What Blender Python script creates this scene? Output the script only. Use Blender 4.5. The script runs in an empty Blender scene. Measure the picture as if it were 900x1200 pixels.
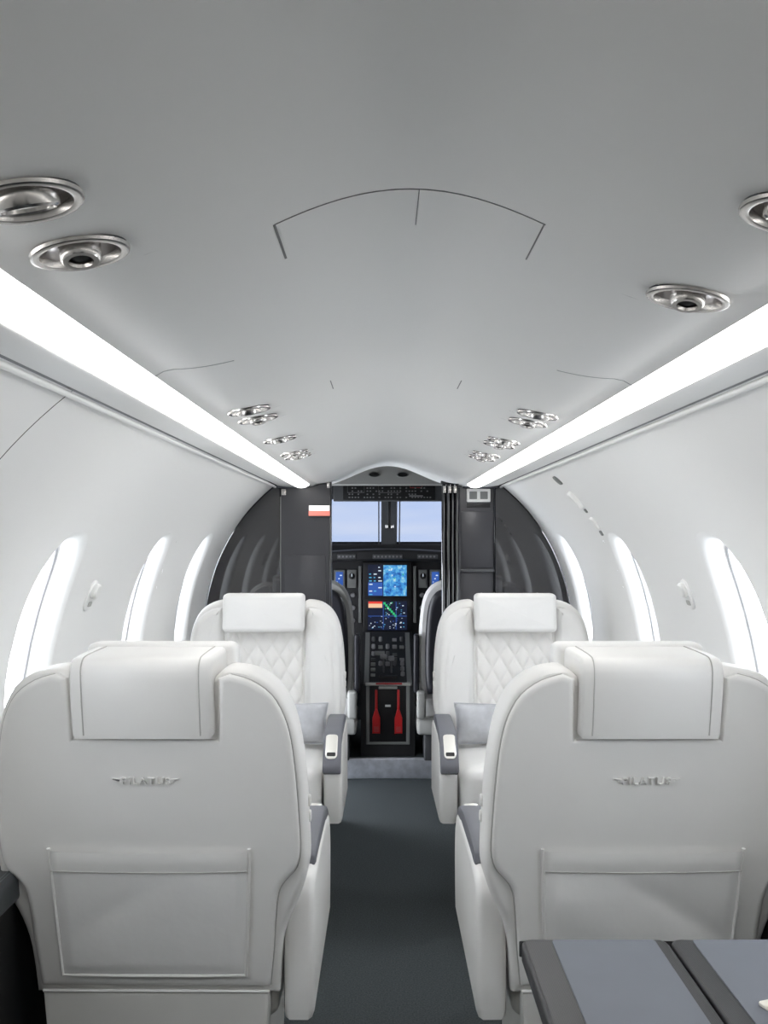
import bpy, bmesh, math, random
from mathutils import Vector, Matrix
random.seed(7)
PI = math.pi
scn = bpy.context.scene
COL = scn.collection

# ------------------------------------------------------------------ camera
CAM_X, CAM_Z = -0.024, 1.20
cam_d = bpy.data.cameras.new('camera'); cam = bpy.data.objects.new('camera', cam_d); COL.objects.link(cam)
cam_d.sensor_fit = 'VERTICAL'; cam_d.sensor_height = 24.0; cam_d.sensor_width = 18.0; cam_d.lens = 24.0
cam_d.shift_x = 2/1200; cam_d.shift_y = 27/1200
cam_d.clip_start = 0.02
cam.location = (CAM_X, 0, CAM_Z); cam.rotation_euler = (PI/2, 0, 0)
scn.camera = cam
# ------------------------------------------------------------------ world: bright overcast daylight
WORLD_STRENGTH = 9.0
w = bpy.data.worlds.new('overcast_sky'); scn.world = w; w.use_nodes = True
wn = w.node_tree; wn.nodes.clear()
wo = wn.nodes.new('ShaderNodeOutputWorld'); wb = wn.nodes.new('ShaderNodeBackground')
wt = wn.nodes.new('ShaderNodeTexCoord'); wz = wn.nodes.new('ShaderNodeTexNoise'); wr = wn.nodes.new('ShaderNodeValToRGB')
wm = wn.nodes.new('ShaderNodeMapping'); wm.inputs['Scale'].default_value = (3, 3, 26)
wn.links.new(wt.outputs['Generated'], wm.inputs['Vector']); wn.links.new(wm.outputs[0], wz.inputs['Vector'])
wz.inputs['Scale'].default_value = 2.0; wz.inputs['Detail'].default_value = 3
wr.color_ramp.elements[0].position = .35; wr.color_ramp.elements[0].color = (.80, .88, 1, 1)
wr.color_ramp.elements[1].position = .70; wr.color_ramp.elements[1].color = (1, 1, 1, 1)
wn.links.new(wz.outputs['Fac'], wr.inputs['Fac']); wn.links.new(wr.outputs['Color'], wb.inputs['Color'])
wb.inputs['Strength'].default_value = WORLD_STRENGTH
wn.links.new(wb.outputs[0], wo.inputs['Surface'])
# ------------------------------------------------------------------ exposure
STRIP_STRENGTH = 6.0
vs = scn.view_settings
vs.view_transform = 'Standard'; vs.look = 'None'; vs.gamma = 1.0; vs.use_curve_mapping = False
vs.exposure = 0.02
scn.cycles.max_bounces = 14; scn.cycles.diffuse_bounces = 8; scn.cycles.glossy_bounces = 5; scn.cycles.transparent_max_bounces = 12

# ------------------------------------------------------------------ materials
def mat(name, color, rough=.5, metal=0.0, noise=None, bump=None, coat=0.0, emit=None, spec=.5):
    m = bpy.data.materials.new(name); m.use_nodes = True
    nt = m.node_tree; b = nt.nodes['Principled BSDF']
    b.inputs['Base Color'].default_value = (*color, 1); b.inputs['Roughness'].default_value = rough
    b.inputs['Metallic'].default_value = metal; b.inputs['Coat Weight'].default_value = coat
    b.inputs['Specular IOR Level'].default_value = spec
    if emit:
        b.inputs['Emission Color'].default_value = (*emit[0], 1); b.inputs['Emission Strength'].default_value = emit[1]
    tc = nt.nodes.new('ShaderNodeTexCoord')
    if noise:
        sc, amt = noise
        n = nt.nodes.new('ShaderNodeTexNoise'); n.inputs['Scale'].default_value = sc; n.inputs['Detail'].default_value = 4
        r = nt.nodes.new('ShaderNodeValToRGB')
        r.color_ramp.elements[0].position = .3; r.color_ramp.elements[1].position = .7
        r.color_ramp.elements[0].color = (*[max(0, c*(1-amt)) for c in color], 1)
        r.color_ramp.elements[1].color = (*[min(1, c*(1+amt)) for c in color], 1)
        nt.links.new(tc.outputs['Object'], n.inputs['Vector']); nt.links.new(n.outputs['Fac'], r.inputs['Fac'])
        nt.links.new(r.outputs['Color'], b.inputs['Base Color'])
    if bump:
        last = None
        for sc, st, dist in bump:
            n = nt.nodes.new('ShaderNodeTexNoise'); n.inputs['Scale'].default_value = sc; n.inputs['Detail'].default_value = 3
            nt.links.new(tc.outputs['Object'], n.inputs['Vector'])
            u = nt.nodes.new('ShaderNodeBump'); u.inputs['Strength'].default_value = st; u.inputs['Distance'].default_value = dist
            nt.links.new(n.outputs['Fac'], u.inputs['Height'])
            if last: nt.links.new(last.outputs['Normal'], u.inputs['Normal'])
            last = u
        nt.links.new(last.outputs['Normal'], b.inputs['Normal'])
    return m

def glass_mat(name, tint, refl=.06):
    m = bpy.data.materials.new(name); m.use_nodes = True
    nt = m.node_tree; nt.nodes.clear()
    o = nt.nodes.new('ShaderNodeOutputMaterial'); t = nt.nodes.new('ShaderNodeBsdfTransparent'); g = nt.nodes.new('ShaderNodeBsdfGlossy')
    x = nt.nodes.new('ShaderNodeMixShader'); lw = nt.nodes.new('ShaderNodeLayerWeight'); lw.inputs['Blend'].default_value = .5
    pw = nt.nodes.new('ShaderNodeMath'); pw.operation = 'POWER'; pw.inputs[1].default_value = 5; nt.links.new(lw.outputs['Facing'], pw.inputs[0])
    f = nt.nodes.new('ShaderNodeMath'); f.operation = 'MULTIPLY_ADD'; f.inputs[1].default_value = .35; f.inputs[2].default_value = .04; nt.links.new(pw.outputs[0], f.inputs[0])
    t.inputs['Color'].default_value = (*tint, 1); g.inputs['Roughness'].default_value = .03
    nt.links.new(f.outputs[0], x.inputs[0]); nt.links.new(t.outputs[0], x.inputs[1]); nt.links.new(g.outputs[0], x.inputs[2])
    nt.links.new(x.outputs[0], o.inputs['Surface'])
    return m

M = {}
M['headliner'] = mat('headliner', (.86, .855, .835), .55, bump=[(900, .08, .0004)])
M['sidewall'] = mat('sidewall', (.83, .83, .82), .45, bump=[(700, .08, .0004)])
M['valance'] = mat('valance', (.80, .80, .785), .45)
M['gasket'] = mat('window_gasket', (.38, .38, .39), .6)
M['seam_line'] = mat('dark_seam_thread', (.46, .45, .43), .7)  # seam thread, darker than the white leather
M['seam'] = mat('seam_gap', (.22, .22, .22), .8)
M['leather'] = mat('white_leather', (.765, .755, .735), .42, noise=(6, .02), bump=[(420, .12, .0006), (9, .25, .006)])
M['leather_soft'] = mat('white_leather_soft', (.79, .783, .768), .45, noise=(5, .02), bump=[(380, .12, .0006), (14, .35, .005)])
M['quilt'] = mat('quilted_leather', (.83, .815, .79), .48, bump=[(420, .12, .0005)])
M['piping'] = mat('leather_piping', (.80, .79, .775), .45)
M['grey_leather'] = mat('grey_leather', (.14, .143, .165), .48, noise=(8, .05), bump=[(420, .2, .0006)])
M['charcoal'] = mat('charcoal_leather', (.045, .052, .057), .42, noise=(8, .06), bump=[(420, .2, .0006)])
M['stitch'] = mat('stitching', (.16, .18, .19), .6)
M['pillow'] = mat('pillow_fabric', (.49, .50, .525), .9, noise=(40, .08), bump=[(600, .3, .0008), (12, .3, .008)])
M['plastic'] = mat('seat_plastic', (.70, .69, .66), .4, noise=(10, .03))
M['carpet'] = mat('carpet', (.058, .067, .071), .95, noise=(220, .35), bump=[(500, .6, .003), (60, .3, .003)], spec=.2)
M['threshold'] = mat('threshold_metal', (.55, .57, .62), .38, .6, noise=(30, .15))
M['chrome'] = mat('satin_nickel', (.62, .60, .58), .22, 1.0)
M['chrome_dark'] = mat('dark_nickel', (.36, .34, .33), .28, 1.0)
M['silver'] = mat('silver_plate', (.78, .77, .73), .3, .8)
M['gloss_black'] = mat('gloss_black_lacquer', (.007, .007, .011), .05, coat=1.0)
M['gloss_black'].node_tree.nodes['Principled BSDF'].inputs['Coat IOR'].default_value = 1.55; M['gloss_black'].node_tree.nodes['Principled BSDF'].inputs['Coat Roughness'].default_value = .03
M['satin_dark'] = mat('satin_dark_laminate', (.045, .045, .052), .28, noise=(4, .08))
M['cockpit'] = mat('cockpit_dark', (.016, .016, .018), .6, noise=(12, .1))
M['cockpit_grey'] = mat('cockpit_grey', (.075, .077, .082), .5, noise=(12, .08))
M['cockpit_mid'] = mat('cockpit_mid_grey', (.20, .205, .20), .5)
M['header'] = mat('header_grey', (.42, .42, .40), .5)
M['black'] = mat('black_plastic', (.006, .006, .007), .45)
M['knob'] = mat('knob_grey', (.22, .22, .23), .4)
M['red'] = mat('red_handle', (.55, .018, .02), .35, coat=.3)
M['red_line'] = mat('red_edge', (.45, .05, .05), .4)
M['white_plastic'] = mat('white_plastic', (.82, .82, .80), .35)
M['dark_slot'] = mat('dark_slot', (.02, .02, .02), .6)
M['sheepskin'] = mat('sheepskin', (.78, .77, .76), .9, bump=[(160, .35, .003)])
M['pilot_leather'] = mat('pilot_black_leather', (.022, .022, .028), .38, bump=[(420, .2, .0006)])
M['paper'] = mat('cream_card', (.78, .75, .66), .6)
M['table_leather'] = mat('table_leather', (.138, .150, .178), .6, noise=(14, .03), bump=[(420, .15, .0005)])
M['glass'] = glass_mat('cabin_window_glass', (.96, .97, .97))
M['windshield'] = glass_mat('tinted_windshield', (.070, .079, .101))
M['strip'] = mat('strip_diffuser', (.9, .9, .9), .4, emit=((1, .985, .965), STRIP_STRENGTH))
M['sign_white'] = mat('sign_lit_white', (.9, .9, .9), .4, emit=((1, .93, .9), .55))
M['sign_red'] = mat('sign_lit_red', (.8, .25, .2), .4, emit=((1, .22, .16), .45))
def emi(name, c, s): return mat(name, (.01, .01, .01), .3, emit=(c, s))
M['px_white'] = emi('screen_white', (.8, .9, 1), .9)
M['px_blue'] = emi('screen_blue', (.05, .18, .75), .55)
M['px_navy'] = emi('screen_navy', (.01, .03, .16), .16)
M['px_cyan'] = emi('screen_cyan', (.12, .55, .9), .8)
M['px_green'] = emi('screen_green', (.04, .75, .25), .7)
M['px_red'] = emi('screen_red', (.9, .06, .04), .9)
M['px_orange'] = emi('screen_peach', (1, .62, .38), .9)

def map_screen():
    m = emi('screen_map', (0, 0, 0), .9); nt = m.node_tree; b = nt.nodes['Principled BSDF']
    tc = nt.nodes.new('ShaderNodeTexCoord'); n = nt.nodes.new('ShaderNodeTexNoise'); r = nt.nodes.new('ShaderNodeValToRGB')
    n.inputs['Scale'].default_value = 38; n.inputs['Detail'].default_value = 5; n.inputs['Roughness'].default_value = .7
    e = r.color_ramp.elements; e[0].position = .36; e[0].color = (.01, .07, .35, 1); e[1].position = .66; e[1].color = (.5, .75, .85, 1)
    k = e.new(.48); k.color = (.04, .28, .75, 1); k = e.new(.56); k.color = (.12, .5, .8, 1)
    nt.links.new(tc.outputs['Object'], n.inputs['Vector']); nt.links.new(n.outputs['Fac'], r.inputs['Fac']); nt.links.new(r.outputs['Color'], b.inputs['Emission Color'])
    return m
M['px_map'] = map_screen()

def carbon():
    m = mat('carbon_fibre', (.05, .05, .05), .36, spec=.22); nt = m.node_tree; b = nt.nodes['Principled BSDF']
    tc = nt.nodes.new('ShaderNodeTexCoord'); mp = nt.nodes.new('ShaderNodeMapping'); mp.inputs['Rotation'].default_value = (0, 0, PI/4)
    c = nt.nodes.new('ShaderNodeTexChecker'); c.inputs['Scale'].default_value = 800
    c.inputs['Color1'].default_value = (.022, .022, .024, 1); c.inputs['Color2'].default_value = (.055, .055, .058, 1)
    nt.links.new(tc.outputs['Object'], mp.inputs[0]); nt.links.new(mp.outputs[0], c.inputs['Vector']); nt.links.new(c.outputs['Color'], b.inputs['Base Color'])
    return m
M['carbon'] = carbon()

# ------------------------------------------------------------------ mesh helpers
class MB:
    def __init__(s): s.v = []; s.f = []; s.n = None
    def add(s, vs_, fs_):
        o = len(s.v); s.v += [tuple(p) for p in vs_]; s.f += [tuple(i+o for i in f) for f in fs_]
    def box(s, x0, x1, y0, y1, z0, z1):
        v = [(x, y, z) for z in (z0, z1) for y in (y0, y1) for x in (x0, x1)]
        s.add(v, [(0,2,3,1),(4,5,7,6),(0,1,5,4),(2,6,7,3),(0,4,6,2),(1,3,7,5)]); return s
    def slab(s, outline, prof, fn, cap0=True, cap1=True, bulge0=0, bulge1=0):
        """outline [(a,b)], prof [(inset, d)], fn(a,b,d)->xyz ; caps domed by bulge along d"""
        n = len(outline)
        area = sum(outline[i][0]*outline[(i+1)%n][1]-outline[(i+1)%n][0]*outline[i][1] for i in range(n))
        if area < 0: outline = outline[::-1]
        nrm = []
        for i in range(n):
            p0 = Vector(outline[i-1]); p1 = Vector(outline[i]); p2 = Vector(outline[(i+1)%n])
            e1 = (p1-p0).normalized(); e2 = (p2-p1).normalized()
            n1 = Vector((-e1.y, e1.x)); n2 = Vector((-e2.y, e2.x)); m = (n1+n2)
            if m.length < 1e-6: m = n1.copy()
            m.normalize(); m = m/max(.5, m.dot(n1)); nrm.append(m)
        rings = []
        hold = .0015
        pr = list(prof)
        pr = [(pr[0][0]+hold, pr[0][1])] + pr + [(pr[-1][0]+hold, pr[-1][1])]
        for ins, d in pr: rings.append([(outline[i][0]+nrm[i].x*ins, outline[i][1]+nrm[i].y*ins, d) for i in range(n)])
        cx = sum(p[0] for p in outline)/n; cy = sum(p[1] for p in outline)/n
        def dome(r, bulge):
            out = []
            for k in (.8, .55, .28):
                out.append([(cx+(p[0]-cx)*k, cy+(p[1]-cy)*k, p[2]+bulge*(1-k*k)) for p in r])
            return out
        if bulge0: rings = dome(rings[0], bulge0)[::-1] + rings
        if bulge1: rings = rings + dome(rings[-1], bulge1)
        V = [fn(*p) for r in rings for p in r]; F = []
        for k in range(len(rings)-1):
            for i in range(n):
                j = (i+1) % n
                F.append((k*n+i, k*n+j, (k+1)*n+j, (k+1)*n+i))
        if cap0: F.append(tuple(range(n))[::-1])
        if cap1: F.append(tuple((len(rings)-1)*n+i for i in range(n)))
        s.add(V, F); return s
    def rbox(s, x0, x1, y0, y1, z0, z1, r=.01, cr=None, seg=3, axis='z', bulge0=0, bulge1=0, tf=None):
        cr = r if cr is None else cr
        if axis == 'z': ol = rrect(x0, x1, y0, y1, cr); d0, d1 = z0, z1; fn = lambda a, b, d: (a, b, d)
        elif axis == 'y': ol = rrect(x0, x1, z0, z1, cr); d0, d1 = y0, y1; fn = lambda a, b, d: (a, d, b)
        else: ol = rrect(y0, y1, z0, z1, cr); d0, d1 = x0, x1; fn = lambda a, b, d: (d, a, b)
        g = fn if tf is None else (lambda a, b, d: tf(*fn(a, b, d)))
        pr = [(r*(1-math.sin(t)), d0+r*(1-math.cos(t))) for t in [PI/2*k/seg for k in range(seg+1)]]
        pr = pr + [(i, d0+d1-d) for i, d in pr[::-1]]
        return s.slab(ol, pr, g, bulge0=bulge0, bulge1=bulge1)
    def tube(s, pts, r, n=8, closed=False):
        pts = [Vector(p) for p in pts]; m = len(pts); V = []; F = []
        up = None
        for i, p in enumerate(pts):
            a = pts[i-1] if (i > 0 or closed) else p; b = pts[(i+1) % m] if (i < m-1 or closed) else p
            t = (b-a).normalized()
            if up is None: up = Vector((0, 0, 1)) if abs(t.z) < .9 else Vector((1, 0, 0))
            x = t.cross(up).normalized(); up = x.cross(t).normalized()
            for k in range(n):
                an = 2*PI*k/n; V.append(p + (x*math.cos(an)+up*math.sin(an))*r)
        for i in range(m if closed else m-1):
            j = (i+1) % m
            for k in range(n):
                l = (k+1) % n; F.append((i*n+k, i*n+l, j*n+l, j*n+k))
        if not closed: F.append(tuple(range(n))[::-1]); F.append(tuple((m-1)*n+k for k in range(n)))
        s.add(V, F); return s
    def lathe(s, prof, n, fn=lambda x, y, z: (x, y, z)):
        """prof [(r,h)] around local z"""
        V = []; F = []
        for r, h in prof:
            for k in range(n): V.append(fn(r*math.cos(2*PI*k/n), r*math.sin(2*PI*k/n), h))
        for i in range(len(prof)-1):
            for k in range(n):
                l = (k+1) % n; F.append((i*n+k, i*n+l, (i+1)*n+l, (i+1)*n+k))
        if prof[0][0] > 1e-6: pass
        s.add(V, F)
        if prof[-1][0] < 2e-3: s.add([V[(len(prof)-1)*n+k] for k in range(n)], [tuple(range(n))])
        return s
    def grid(s, fn, nu, nv):
        V = [fn(i/nu, j/nv) for j in range(nv+1) for i in range(nu+1)]
        F = [(j*(nu+1)+i, j*(nu+1)+i+1, (j+1)*(nu+1)+i+1, (j+1)*(nu+1)+i) for j in range(nv) for i in range(nu)]
        s.add(V, F); return s
    def build(s, name, material, parent=None, sharp=42, recalc=True, nfn=None):
        me = bpy.data.meshes.new(name); me.from_pydata(s.v, [], s.f); me.update()
        if recalc and nfn is None:
            bm = bmesh.new(); bm.from_mesh(me); bmesh.ops.recalc_face_normals(bm, faces=bm.faces); bm.to_mesh(me); bm.free()
        if nfn is not None:
            bm = bmesh.new(); bm.from_mesh(me); bm.normal_update()
            for f in bm.faces:
                if f.normal.dot(Vector(nfn(f.calc_center_median()))) < 0: f.normal_flip()
            bm.to_mesh(me); bm.free()
        for p in me.polygons: p.use_smooth = True
        if nfn is not None: me.normals_split_custom_set_from_vertices([Vector(nfn(v.co)).normalized() for v in me.vertices])
        elif sharp: me.set_sharp_from_angle(angle=math.radians(sharp))
        me.materials.append(M[material])
        o = bpy.data.objects.new(name, me); COL.objects.link(o)
        if parent is not None: o.parent = parent
        return o

def rrect(a0, a1, b0, b1, r, seg=4):
    r = min(r, (a1-a0)/2-1e-4, (b1-b0)/2-1e-4); out = []
    for cx, cy, st in ((a1-r, b1-r, 0), (a0+r, b1-r, 1), (a0+r, b0+r, 2), (a1-r, b0+r, 3)):
        for k in range(seg+1):
            t = PI/2*(st+k/seg); out.append((cx+r*math.cos(t), cy+r*math.sin(t)))
    return out
def catmull(pts, seg=4):
    out = []
    for i in range(len(pts)-1):
        p0 = Vector(pts[max(i-1, 0)]); p1 = Vector(pts[i]); p2 = Vector(pts[i+1]); p3 = Vector(pts[min(i+2, len(pts)-1)])
        for k in range(seg):
            t = k/seg
            out.append(tuple(.5*((2*p1)+(p2-p0)*t+(2*p0-5*p1+4*p2-p3)*t*t+(3*p1-p0-3*p2+p3)*t**3)))
    out.append(tuple(pts[-1])); return out
def empty(name, loc=(0, 0, 0), rz=0, parent=None):
    o = bpy.data.objects.new(name, None); COL.objects.link(o); o.location = loc; o.rotation_euler = (0, 0, rz)
    o.empty_display_size = .05
    if parent: o.parent = parent
    return o
def tag(o, label=None, cat=None, group=None, kind=None):
    if label: o['label'] = label
    if cat: o['category'] = cat
    if group: o['group'] = group
    if kind: o['kind'] = kind
    return o
def copy_tree(o, parent=None):
    c = o.copy(); COL.objects.link(c); c.parent = parent
    for ch in [x for x in list(bpy.data.objects) if x.parent == o]: copy_tree(ch, c)
    return c

# ------------------------------------------------------------------ shell geometry
R0, ZC = .773, .80               # sidewall arc
CZ0, CH, CW = 1.414, .085, .30      # ceiling: bell-shaped vault, flat towards the light strips
Y_REAR, Y_BULK = -1.3, 4.30
PHI_TOP = math.asin(.475/R0)
def ceil_z(x): return CZ0+CH*(1+math.cos(PI*min(1, abs(x)/CW)))/2-.009*max(0, (abs(x)-.292)/.025)**2
def ceil_dz(x): return (ceil_z(x+1e-4)-ceil_z(x-1e-4))/2e-4
def wall_pt(side, phi, y, r=R0): return (side*r*math.sin(phi), y, ZC+r*math.cos(phi))
def wall_n(co):
    d = Vector((co[0], 0, co[2]-ZC)); return -d

def holed_cell(mb, mapfn, u0, u1, v0, v1, hole, rings=4, skirt=None):
    uc = sum(p[0] for p in hole)/len(hole); vc = sum(p[1] for p in hole)/len(hole); n = len(hole); out = []
    for u, v in hole:
        du, dv = u-uc, v-vc; t = 1e9
        if du > 1e-9: t = min(t, (u1-uc)/du)
        if du < -1e-9: t = min(t, (u0-uc)/du)
        if dv > 1e-9: t = min(t, (v1-vc)/dv)
        if dv < -1e-9: t = min(t, (v0-vc)/dv)
        out.append((uc+du*t, vc+dv*t))
    for cu, cv in ((u0, v0), (u0, v1), (u1, v0), (u1, v1)):       # snap nearest outer vertex to the corner
        i = min(range(n), key=lambda k: abs(math.atan2((hole[k][1]-vc)*(cu-uc)-(hole[k][0]-uc)*(cv-vc), (hole[k][0]-uc)*(cu-uc)+(hole[k][1]-vc)*(cv-vc))))
        out[i] = (cu, cv)
    V = []
    for k in range(rings+1):
        f = k/rings
        V += [mapfn(h[0]+(o[0]-h[0])*f, h[1]+(o[1]-h[1])*f) for h, o in zip(hole, out)]
    if skirt:                                                     # tuck a flange behind the neighbouring sheets so no daylight leaks
        rings += 1; m_ = skirt[1]
        V += [skirt[0](o[0]+m_*(o[0]-uc)/(u1-u0), o[1]+m_*(o[1]-vc)/(v1-v0)) for o in out]
    F = [(k*n+i, k*n+(i+1) % n, (k+1)*n+(i+1) % n, (k+1)*n+i) for k in range(rings) for i in range(n)]
    mb.add(V, F)
def plain(mb, mapfn, u0, u1, v0, v1, nu):
    mb.grid(lambda a, b: mapfn(u0+(u1-u0)*a, v0+(v1-v0)*b), nu, 1)

# floor
fl = MB(); fl.box(-.74, .74, Y_REAR, 5.04, -.03, 0)
tag(fl.build('floor', 'carpet'), 'dark green-grey carpet running up the narrow aisle', kind='structure')
fl = MB(); fl.box(-.78, .78, 5.062, 6.3, .03, .10)
tag(fl.build('floor_cockpit', 'carpet'), 'raised dark cockpit floor behind the threshold', kind='structure')
fl = MB(); fl.rbox(-.70, .70, 5.035, 5.062, 0, .103, .006)
tag(fl.build('trim_1', 'threshold'), 'pale metal threshold riser below the cockpit floor', kind='structure')

# windows: (phi range / y range)
WIN_YS = {-1: [(1.17, 1.43), (2.03, 2.28), (2.93, 3.18), (3.68, 3.93)],
          1: [(1.17, 1.43), (2.05, 2.30), (2.93, 3.18), (3.87, 4.12)]}
PW0, PW1 = 1.045, 1.61
def superell(u0, u1, v0, v1, e=2.8, n=40):
    out = []
    for k in range(n):
        t = 2*PI*(k+.5)/n; c, s = math.cos(t), math.sin(t)
        out.append(((u0+u1)/2+(u1-u0)/2*math.copysign(abs(c)**(2/e), c), (v0+v1)/2+(v1-v0)/2*math.copysign(abs(s)**(2/e), s)))
    return out
wcount = 0
def wall_side(side, name, split):
    global wcount
    WIN_Y = WIN_YS[side]
    mf = lambda u, v: wall_pt(side, u, v)
    def band(mb, y0, y1):
        ws = [(a, b) for a, b in WIN_Y if y0 < (a+b)/2 < y1]
        plain(mb, mf, PHI_TOP, PW0-.07, y0, y1, 8); plain(mb, mf, PW1+.07, 1.97, y0, y1, 6)
        y = y0
        for a, b in ws:
            plain(mb, mf, PW0-.07, PW1+.07, y, a-.05, 14)
            holed_cell(mb, mf, PW0-.07, PW1+.07, a-.05, b+.05, [(p_[0]+(p_[0]-(PW0+PW1)/2)*.10, p_[1]+(p_[1]-(a+b)/2)*.14) for p_ in superell(PW0, PW1, a, b)], 3, (lambda u, v: wall_pt(side, u, v, R0+.002), .02)); y = b+.05
        plain(mb, mf, PW0-.07, PW1+.07, y, y1, 14)
        # straight part below the arc
        p = wall_pt(side, 1.97, 0)
        mb.grid(lambda s_, t: (p[0], y0+(y1-y0)*s_, p[2]*t), 1, 1)
    def nf(co): return wall_n(co) if co[2] > .501 else (-side, 0, 0)
    root = empty(name); tag(root, 'white curved %s sidewall lining with oval window recesses' % ('cabin'), kind='structure')
    edges = [Y_REAR] + split + [Y_BULK]
    for i in range(len(edges)-1):
        mb = MB(); a = edges[i]+(.0018 if i else 0); b = edges[i+1]-(.0018 if i < len(edges)-2 else 0)
        band(mb, a, b)
        o = mb.build('wall_panel', 'sidewall', root, nfn=nf)
    if split:
        mb = MB()
        for sp in split:
            mb.grid(lambda s_, t: wall_pt(side, PHI_TOP+(1.97-PHI_TOP)*s_, sp-.008+.016*t, R0+.006), 24, 1)
        mb.build('panel_joint', 'seam', root, recalc=False)
    for a, b in WIN_Y:
        wcount += 1
        pc, yc = (PW0+PW1)/2, (a+b)/2
        ol = superell(PW0, PW1, a, b)
        sh = lambda p, k: (pc+(p[0]-pc)*k, yc+(p[1]-yc)*k)
        prof = [((1.10, 1.14), 0), ((1.06, 1.085), .0022), ((1.01, 1.02), .008), ((.965, .965), .018), ((.93, .92), .034), ((.915, .895), .060)]
        mb = MB(); n = len(ol); V = []
        for (k, k2), d in prof: V += [wall_pt(side, pc+(p[0]-pc)*k, yc+(p[1]-yc)*k2, R0+d) for p in ol]
        mb.add(V, [(i*n+j, i*n+(j+1) % n, (i+1)*n+(j+1) % n, (i+1)*n+j) for i in range(len(prof)-1) for j in range(n)])
        wo_ = tag(mb.build('window_%d' % wcount, 'sidewall', recalc=False), 'white rounded cabin window recess in the sidewall', kind='structure')
        if b > 1.9:
            # inner bezel ring and pane
            mb = MB(); V = []
            for k, d in [(.915, .046), (.89, .043), (.865, .046), (.86, .062)]: V += [wall_pt(side, *sh(p, k), R0+d) for p in ol]
            mb.add(V, [(i*n+j, i*n+(j+1) % n, (i+1)*n+(j+1) % n, (i+1)*n+j) for i in range(3) for j in range(n)])
            mb.build('window_frame', 'gasket', wo_, recalc=False)
        mb = MB(); V = []
        ks = [.92, .6, .3, .05]
        for k in ks: V += [wall_pt(side, *sh(p, k), R0+.058) for p in ol]
        F = [(i*n+j, i*n+(j+1) % n, (i+1)*n+(j+1) % n, (i+1)*n+j) for i in range(3) for j in range(n)] + [tuple(3*n+j for j in range(n))]
        mb.add(V, F); mb.build('pane', 'glass', wo_, recalc=False)
    # bright lip along the top of the lining
    mb = MB(); p = wall_pt(side, PHI_TOP, 0)
    mb.tube([(p[0]-side*.002, Y_REAR, p[2]-.0085), (p[0]-side*.002, Y_BULK-.002, p[2]-.0085)], .0048, 10)
    mb.build('top_lip', 'white_plastic', root)
    return root
wall_side(-1, 'wall_left', [1.49])
wall_side(1, 'wall_right', [])

# ceiling with holes for the overhead fixtures
FIX_A = .257
FIX = {-1: [(.667, 'light', 'beside the ceiling hatch'), (.789, 'vent', 'beside the ceiling hatch'), (1.79, 'light', 'third cluster from the bulkhead'), (1.92, 'vent', 'third cluster from the bulkhead'),
            (2.33, 'light', 'standing alone between two pairs'), (2.715, 'vent', 'pair closest to the bulkhead'), (2.83, 'light', 'pair closest to the bulkhead')],
       1: [(.693, 'light', 'beside the ceiling hatch'), (.941, 'vent', 'beside the ceiling hatch'), (1.855, 'light', 'third pair from the bulkhead'), (1.98, 'vent', 'third pair from the bulkhead'),
           (2.37, 'light', 'second pair from the bulkhead'), (2.47, 'vent', 'second pair from the bulkhead'), (2.77, 'light', 'pair closest to the bulkhead'), (2.89, 'vent', 'pair closest to the bulkhead')]}
FR = .0385
Y_CEIL = 4.44
mb = MB(); mf = lambda u, v: (u, v, ceil_z(u))
plain(mb, mf, -.205, .205, Y_REAR, Y_CEIL, 28)
for s_ in (-1, 1):
    u0, u1 = sorted((s_*.205, s_*.318)); y = Y_REAR
    ys = [f_[0] for f_ in FIX[s_]]
    for i, yy in enumerate(ys):
        lo = yy-.047; hi = yy+.047
        if i and ys[i]-ys[i-1] < .1: lo = (ys[i]+ys[i-1])/2
        if i < len(ys)-1 and ys[i+1]-ys[i] < .1: hi = (ys[i]+ys[i+1])/2
        if lo > y+1e-5: plain(mb, mf, u0, u1, y, lo, 10)
        holed_cell(mb, mf, u0, u1, lo, hi, [(s_*FIX_A+(FR-.003)*math.cos(2*PI*k/32), yy+(FR-.003)*math.sin(2*PI*k/32)) for k in range(32)], 2, (lambda u, v: (u, v, ceil_z(u)+.001), .006)); y = hi
    plain(mb, mf, u0, u1, y, Y_CEIL, 10)
ceil = tag(mb.build('ceiling', 'headliner', nfn=lambda c: (ceil_dz(c[0]), 0, -1)), 'smooth pale grey vaulted headliner', kind='structure')
# front edge thickness of the headliner
mb = MB(); mb.grid(lambda a, b: ((-.318+.636*a), Y_CEIL+.004*math.sin(PI*b), ceil_z(-.318+.636*a)+.03*b), 24, 3)
mb.build('front_edge', 'headliner', ceil, recalc=False)
# hatch and access panel gaps
def ceil_seam(pts, wdt=.0016, name='hatch_gap', m='seam'):
    mb = MB(); V = []
    P = [Vector((x, y, ceil_z(x)-.0006)) for x, y in pts]
    for i, p in enumerate(P):
        t = (P[min(i+1, len(P)-1)]-P[max(i-1, 0)]).normalized(); nn = Vector((ceil_dz(p.x), 0, -1)).normalized()
        q = t.cross(nn).normalized()*wdt; V += [p-q, p+q, p+q-nn*.0006, p-q-nn*.0006]
    F = []
    for i in range(len(P)-1):
        for k in range(4): F.append((4*i+k, 4*i+(k+1) % 4, 4*i+4+(k+1) % 4, 4*i+4+k))
    F += [(0, 1, 2, 3), (4*len(P)-4, 4*len(P)-3, 4*len(P)-2, 4*len(P)-1)]
    mb.add(V, F); return mb.build(name, m, ceil)
ceil_seam([(-.118+.236*k/24, .884+.008*(abs(-.118+.236*k/24)/.118)**2) for k in range(25)], .0007)
ceil_seam([(-.118, .892), (-.118, 1.0)], .0012); ceil_seam([(.117, .892), (.117, 1.005)], .0007)
ceil_seam([(.008, .885), (.008, .985)], .0004)
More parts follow.
